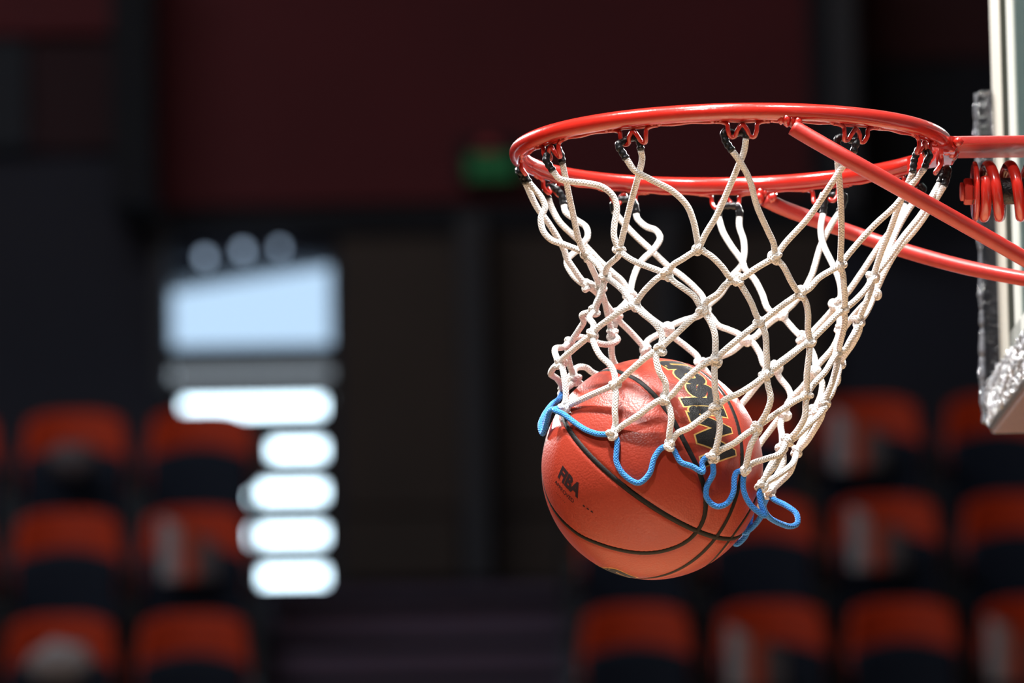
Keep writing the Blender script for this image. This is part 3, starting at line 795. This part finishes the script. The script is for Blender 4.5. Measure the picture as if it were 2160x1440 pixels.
S0 = [  # hook, leg, row-A knot, via
 (0,'R',1, c1((300,790),(322,860),(292,930),(308,1030),(370,1100),(480,1140),(590,1185))),
 (0,'L',12, c1((260,850),(340,960),(410,1070),(470,1180))+c3((385,200),(450,300),(520,400))),
 (1,'R',1, c1((480,640),(530,880),(590,1130))),
 (1,'L',2, c1((430,635),(520,658),(640,670),(760,700),(840,770),(868,860),(850,980),(848,1080))),
 (2,'R',2, c1((1060,480),(1030,620),(980,800),(930,1000))),
 (2,'L',3, c1((1000,570),(1120,640),(1290,730),(1400,840),(1450,960),(1475,1080))),
 (3,'L',4, c2((215,500),(290,640),(350,850),(430,1030),(475,1130))),
 (3,'R',3, c2((250,430),(210,530),(130,720),(40,920))+c1((1540,1060))),
 (4,'L',5, c2((962,520),(978,700),(990,1000),(985,1180))),
 (4,'R',4, c2((1010,530),(930,650),(740,930),(560,1130))),
 (5,'L',6, c2((1500,660),(1430,830),(1350,1050),(1290,1200))),
 (5,'R',5, c2((1540,660),(1400,840),(1230,1000),(1060,1190))),
 (6,'L',6, c2((1600,900),(1450,1090),(1330,1260))),
 (6,'R',7, c2((1690,820),(1560,1010),(1400,1200),(1310,1360),(1270,1450))),
 (7,'R',7, c2((1500,870),(1420,1010),(1340,1200),(1290,1340))),
 (7,'L',8, c2((1420,960),(1290,1130),(1150,1340))+c4((1600,350),(1480,520))),
 (8,'L',8, c2((832,1010),(850,1130),(925,1290))+c4((1390,390),(1410,480),(1408,570))),
 (8,'R',9, c2((905,1000),(835,1140),(790,1290))+c4((1140,350),(1080,470),(980,610),(900,690))),
 (9,'L',9, c2((90,1040),(155,1150),(240,1270))+c4((500,300),(590,400),(660,530),(720,680),(790,730))),
 (9,'R',10, c2((215,1000),(248,1110),(250,1220))+c4((460,280),(380,370),(330,450),(260,550),(170,630))),
 (10,'L',10, c1((890,940),(1000,1060),(1130,1180),(1280,1320))+c3((1450,350),(1600,480),(1680,580))),
 (10,'R',11, c1((1025,940),(1090,1000),(1165,1030),(1197,1085),(1150,1170))+c3((1100,220),(1050,300),(1005,430))),
 (11,'L',11, c1((370,850),(430,960),(530,1060),(640,1160))+c3((700,230),(810,330),(920,430))),
 (11,'R',12, c1((480,890),(560,950),(635,1005),(645,1080),(590,1150))+c3((520,100),(440,160),(385,230),(430,340),(520,430)))]
hi_l = {0: 0}
for (h, leg, k, via) in S0:
    a = END[(h, leg)]; b_ = K[('A', k)]
    bow = {'L': -.004, 'R': .004}[leg]
    cord(path(a, b_, via, bow))
VIA = {
 ('A',1,'C',12): c3((600,240),(640,330),(680,420)), ('A',1,'C',1): c3((660,240),(700,290)),
 ('A',2,'C',1): c3((880,170),(820,230),(770,280)), ('A',2,'C',2): c3((960,190),(1050,240),(1180,290),(1260,320)),
 ('A',3,'C',2): c3((1590,140),(1480,210),(1400,260)), ('A',3,'C',3): c4((180,180),(290,290),(350,370)),
 ('A',4,'C',3): c4((700,240),(600,300),(500,370)), ('A',4,'C',4): c4((860,270),(940,420),(990,500)),
 ('A',5,'C',4): c4((1330,310),(1200,390),(1110,490)), ('A',5,'C',5): c4((1430,350),(1440,460),(1450,600)),
 ('A',6,'C',5): c4((1650,490),(1560,590),(1490,650)), ('A',6,'C',6): c4((1700,480),(1650,620),(1600,740)),
 ('A',7,'C',6): c4((1700,620),(1640,740)), ('A',7,'C',7): c4((1640,630),(1530,750),(1450,850)),
 ('A',8,'C',7): c4((1400,720),(1400,800)), ('A',8,'C',8): c4((1300,730),(1180,860),(1110,930)),
 ('A',9,'C',8): c4((900,800),(960,870),(1010,920)), ('A',9,'C',9): c4((780,780),(680,860),(590,950)),
 ('A',10,'C',9): c4((190,770),(250,840),(350,880),(440,920)), ('A',10,'C',10): c3((1650,740),(1500,790),(1400,830)),
 ('A',11,'C',10): c3((1080,680),(1180,770),(1280,840)), ('A',11,'C',11): c3((930,640),(880,690)),
 ('A',12,'C',11): c3((660,520),(740,610),(800,690)), ('A',12,'C',12): c3((640,480)),
 ('C',1,'D',1): c3((735,440),(720,530),(680,620)), ('C',1,'D',2): c3((790,400),(880,470),(970,570)),
 ('C',2,'D',2): c3((1260,380),(1130,500),(1070,580)), ('C',2,'D',3): c3((1400,420),(1500,490),(1590,560),(1640,640)),
 ('C',3,'D',3): c4((330,440),(240,540),(140,610)), ('C',3,'D',4): c4((480,480),(560,620),(600,720)),
 ('C',4,'D',4): c4((940,590),(800,690),(700,770)), ('C',4,'D',5): c4((1080,620),(1100,730),(1100,880)),
 ('C',5,'D',5): c4((1380,730),(1260,850),(1160,950)), ('C',5,'D',6): c4((1450,780),(1430,900),(1400,1020)),
 ('C',6,'D',6): c4((1560,870),(1500,980),(1440,1080)), ('C',6,'D',7): c4((1590,870),(1530,1000),(1440,1130)),
 ('C',7,'D',7): c4((1385,950),(1370,1080)), ('C',7,'D',8): c4((1390,940),(1330,1060),(1200,1210)),
 ('C',8,'D',8): c4((1110,1040),(1150,1110),(1170,1200)), ('C',8,'D',9): c4((1020,1040),(910,1130),(820,1200)),
 ('C',9,'D',9): c4((570,1000),(640,1100),(690,1220)), ('C',9,'D',10): c4((470,1010),(370,1090),(220,1150)),
 ('C',10,'D',10): c3((1380,930),(1520,1040),(1620,1130)), ('C',10,'D',11): c3((1260,920),(1160,980),(1130,1030)),
 ('C',11,'D',11): c3((890,800),(990,900),(1090,1010)), ('C',11,'D',12): c3((850,800),(830,870)),
 ('C',12,'D',12): c3((740,590),(770,720),(800,850)), ('C',12,'D',1): c3((690,560),(660,640)),
 ('D',1,'E',12): c3((530,740),(545,800),(500,880),(440,970)), ('D',1,'E',1): c3((600,770),(640,830),(630,890)),
 ('D',2,'E',1): c3((930,680),(800,770),(690,850)), ('D',2,'E',2): c3((1090,710),(1230,830),(1290,930),(1280,1020)),
 ('D',3,'E',2): c3((1570,780),(1430,910),(1320,1010)), ('D',3,'E',3): c4((170,800),(215,920),(220,1080)),
 ('D',4,'E',3): c4((570,860),(420,980),(270,1110)), ('D',4,'E',4): c4((690,900),(705,1080),(710,1220)),
 ('D',5,'E',4): c4((1040,1040),(920,1140),(800,1230)), ('D',5,'E',5): c4((1110,1120),(1090,1300)),
 ('D',6,'E',5): c4((1340,1150),(1260,1280),(1150,1400)), ('D',6,'E',6): c4((1370,1230),(1320,1400))+c6((1250,150)),
 ('D',7,'E',6): c4((1390,1280),(1340,1440))+c6((1260,200)), ('D',7,'E',7): c4((1380,1250),(1380,1370))+c6((1270,140),(1180,260)),
 ('D',8,'E',7): c4((1200,1330))+c6((1190,100),(1180,200)), ('D',8,'E',8): c6((1040,130),(930,250)),
 ('D',9,'E',8): c6((850,60),(920,150),(940,220),(910,280)), ('D',9,'E',9): c6((690,100),(600,210),(540,280)),
 ('D',10,'E',9): [(1500,800)], ('D',10,'E',10): [(1465,800)], ('D',11,'E',10): [(1395,780)], ('D',11,'E',11): [(1350,770)],
 ('D',12,'E',11): c3((810,1000),(830,1180)), ('D',12,'E',12): c3((870,970),(800,1015),(700,1010),(590,965),(480,950)),
 ('E',1,'F',1): c3((550,980),(430,1080),(350,1150)), ('E',1,'F',2): c3((640,1000),(700,1120),(800,1220),(840,1310)),
 ('E',2,'F',2): c3((1180,1110),(1020,1240),(900,1350)), ('E',2,'F',3): c3((1235,1130),(1260,1270),(1320,1380))+c5((1365,420)),
 ('E',3,'F',3): c3((1700,1200),(1500,1360))+c5((1430,440)), ('E',3,'F',4): c6((330,60),(335,160),(345,240)),
 ('E',4,'F',4): c6((650,110),(520,190),(410,240)), ('E',4,'F',5): c6((760,130),(780,230),(740,350),(690,430)),
 ('E',5,'F',5): c6((970,250),(850,330),(720,420)), ('E',5,'F',6): c6((1060,270),(1050,380),(980,500)),
 ('E',6,'F',6): c6((1180,340),(1080,440),(960,550)), ('E',6,'F',7): c6((1190,360),(1120,490),(1060,580)),
 ('E',7,'F',7): c6((1090,420),(1050,520),(1010,600)), ('E',7,'F',8): c6((1080,420),(970,540)),
 ('E',8,'F',8): c6((860,430),(870,520)), ('E',8,'F',9): c6((830,410),(760,500),(700,580)),
 ('E',9,'F',9): [(1570,920)], ('E',9,'F',10): [(1515,915)], ('E',10,'F',10): [(1465,900)], ('E',10,'F',11): [(1410,880)],
 ('E',11,'F',11): [(1360,860)], ('E',11,'F',12): c3((640,1290),(560,1235),(480,1240),(450,1290)), ('E',12,'F',12): c3((395,1090),(410,1200),(440,1290)),
 ('E',12,'F',1): c3((350,1045),(275,1060),(280,1120)),
 ('F',1,'G',12): c3((260,1240),(235,1300),(290,1340))+c5((305,340)), ('F',1,'G',1): c5((325,200),(345,330),(355,450)),
 ('F',2,'G',1): c5((760,380),(600,450),(430,530)), ('F',2,'G',2): c5((860,440),(850,600),(855,740)),
 ('F',3,'G',2): c5((1280,510),(1090,650),(920,760)), ('F',3,'G',3): c5((1400,570),(1420,680),(1400,850)),
 ('F',4,'G',3): c6((250,370),(130,460),(30,510)), ('F',4,'G',4): c6((370,400),(365,520),(340,630)),
 ('F',5,'G',4): c6((600,500),(480,590),(380,640)), ('F',5,'G',5): c6((660,520),(620,600),(590,730)),
 ('F',6,'G',5): c6((850,670),(740,710),(630,750)), ('F',6,'G',6): c6((870,660),(800,780),(720,880)),
 ('F',7,'G',6): c6((960,740),(870,820),(760,890)), ('F',7,'G',7): c6((970,720),(930,820),(840,910),(800,950)),
 ('F',8,'G',7): c6((880,740),(830,840),(780,940)), ('F',8,'G',8): c6((820,700),(760,800),(720,900),(690,1000)),
 ('F',12,'G',12): c5((430,320),(370,370)), ('F',12,'G',11): [(1270,850)],
}
rk = ['A', 'C', 'D', 'E', 'F', 'G']
def nxt(k): return k % 12+1
pairs = []
for a, b_ in zip(rk, rk[1:]):
    for k in range(1, 13):
        if b_ in ('C', 'E', 'G'): kids = (k, nxt(k-2+12))   # same k and k-1
        else: kids = (k, nxt(k))
        kids = (k, (k-2) % 12+1) if b_ in ('C', 'E', 'G') else (k, nxt(k))
        for q in kids: pairs.append((a, k, b_, q))
rnd = random.Random(11)
for (a, k, b_, q) in pairs:
    ka, kb = K[(a, k)], K[(b_, q)]
    via = VIA.get((a, k, b_, q))
    if via is None:
        mx_, my_ = (ka[0]+kb[0])/2, (ka[1]+kb[1])/2
        via = [(mx_+rnd.uniform(-4, 4), my_+rnd.uniform(-2, 5))]
    s = -1 if (ka[2]+kb[2])/2 < 8.0 else 1
    cord(path(ka, kb, via, s*.006+rnd.uniform(-.002, .002)), side=s)
# knots: a cord wound on itself
def knot_mesh():
    pts = []
    for i in range(64):
        t = 2*PI*i/64
        pts.append(Vector((math.sin(t)+1.9*math.sin(2*t), math.cos(t)-1.9*math.cos(2*t), -1.35*math.sin(3*t)))*.0018)
    v, f, uv = tube_data(pts, .0032, 10, True)
    me = bpy.data.meshes.new('knot'); me.from_pydata([tuple(p) for p in v], [], f)
    me.polygons.foreach_set('use_smooth', [True]*len(me.polygons)); ul = me.uv_layers.new(name='UVMap'); ul.data.foreach_set('uv', uv)
    me.materials.append(ROPE); return me
KM = knot_mesh(); off = net.location
for (rn, k), (px, py, d) in K.items():
    p = W(px, py, d); p = ballpush(p, .0062, -1 if d < 8 else 1)
    o = bpy.data.objects.new('knot', KM); COL.objects.link(o); o.parent = net; o.location = p-off
    o.rotation_euler = (rnd.uniform(0, 6), rnd.uniform(0, 6), rnd.uniform(0, 6)); s = rnd.uniform(.92, 1.12); o.scale = (s, s, s*1.1)
# blue hem loops between neighbouring bottom knots
HEM = {
 1: c5((240,595),(330,640),(450,730),(560,800),(680,840)),
 2: c5((868,890),(868,1000),(868,1130),(950,1260),(1090,1335),(1200,1240),(1250,1080),(1320,985)),
 3: c6((5,640),(60,735),(150,770),(238,815),(232,740),(262,700)),
 4: c6((318,760),(320,830),(270,930),(268,1020),(345,1090),(430,1065),(480,980),(490,860),(510,815)),
 5: c6((560,880),(565,970),(620,1080),(735,1165),(705,1080),(690,980)),
 6: c6((700,970),(712,1050),(735,1130),(770,1180),(850,1225),(940,1250),(992,1225),(985,1150),(905,1085),(800,1030)),
 7: c6((730,1060),(700,1170),(640,1250),(565,1300),(550,1240),(590,1150),(650,1080)),
 8: c6((640,1100),(600,1280),(560,1350),(500,1392),(480,1340)),
 9: [(1540,1110),(1510,1090)], 10: [(1430,1050),(1400,1020)], 11: [(1300,960),(1250,900)],
 12: c5((280,490),(215,540),(140,640),(95,760),(120,835),(150,760),(170,680),(200,600)) }
for k, via in HEM.items():
    a, b_ = K[('G', k)], K[('G', nxt(k))]
    if k == 12: b_ = (b_[0], b_[1]+6, b_[2])
    s = -1 if k in (1, 2, 3, 4, 5) else (1 if k in (8, 9, 10, 11) else None)
    bow = {12: -.010, 6: .02, 7: .02, 5: -.004}.get(k, -.003 if s == -1 else .01)
    cord(path(a, b_, via, bow), .0032, 'hem_loop', BLUE, side=s)
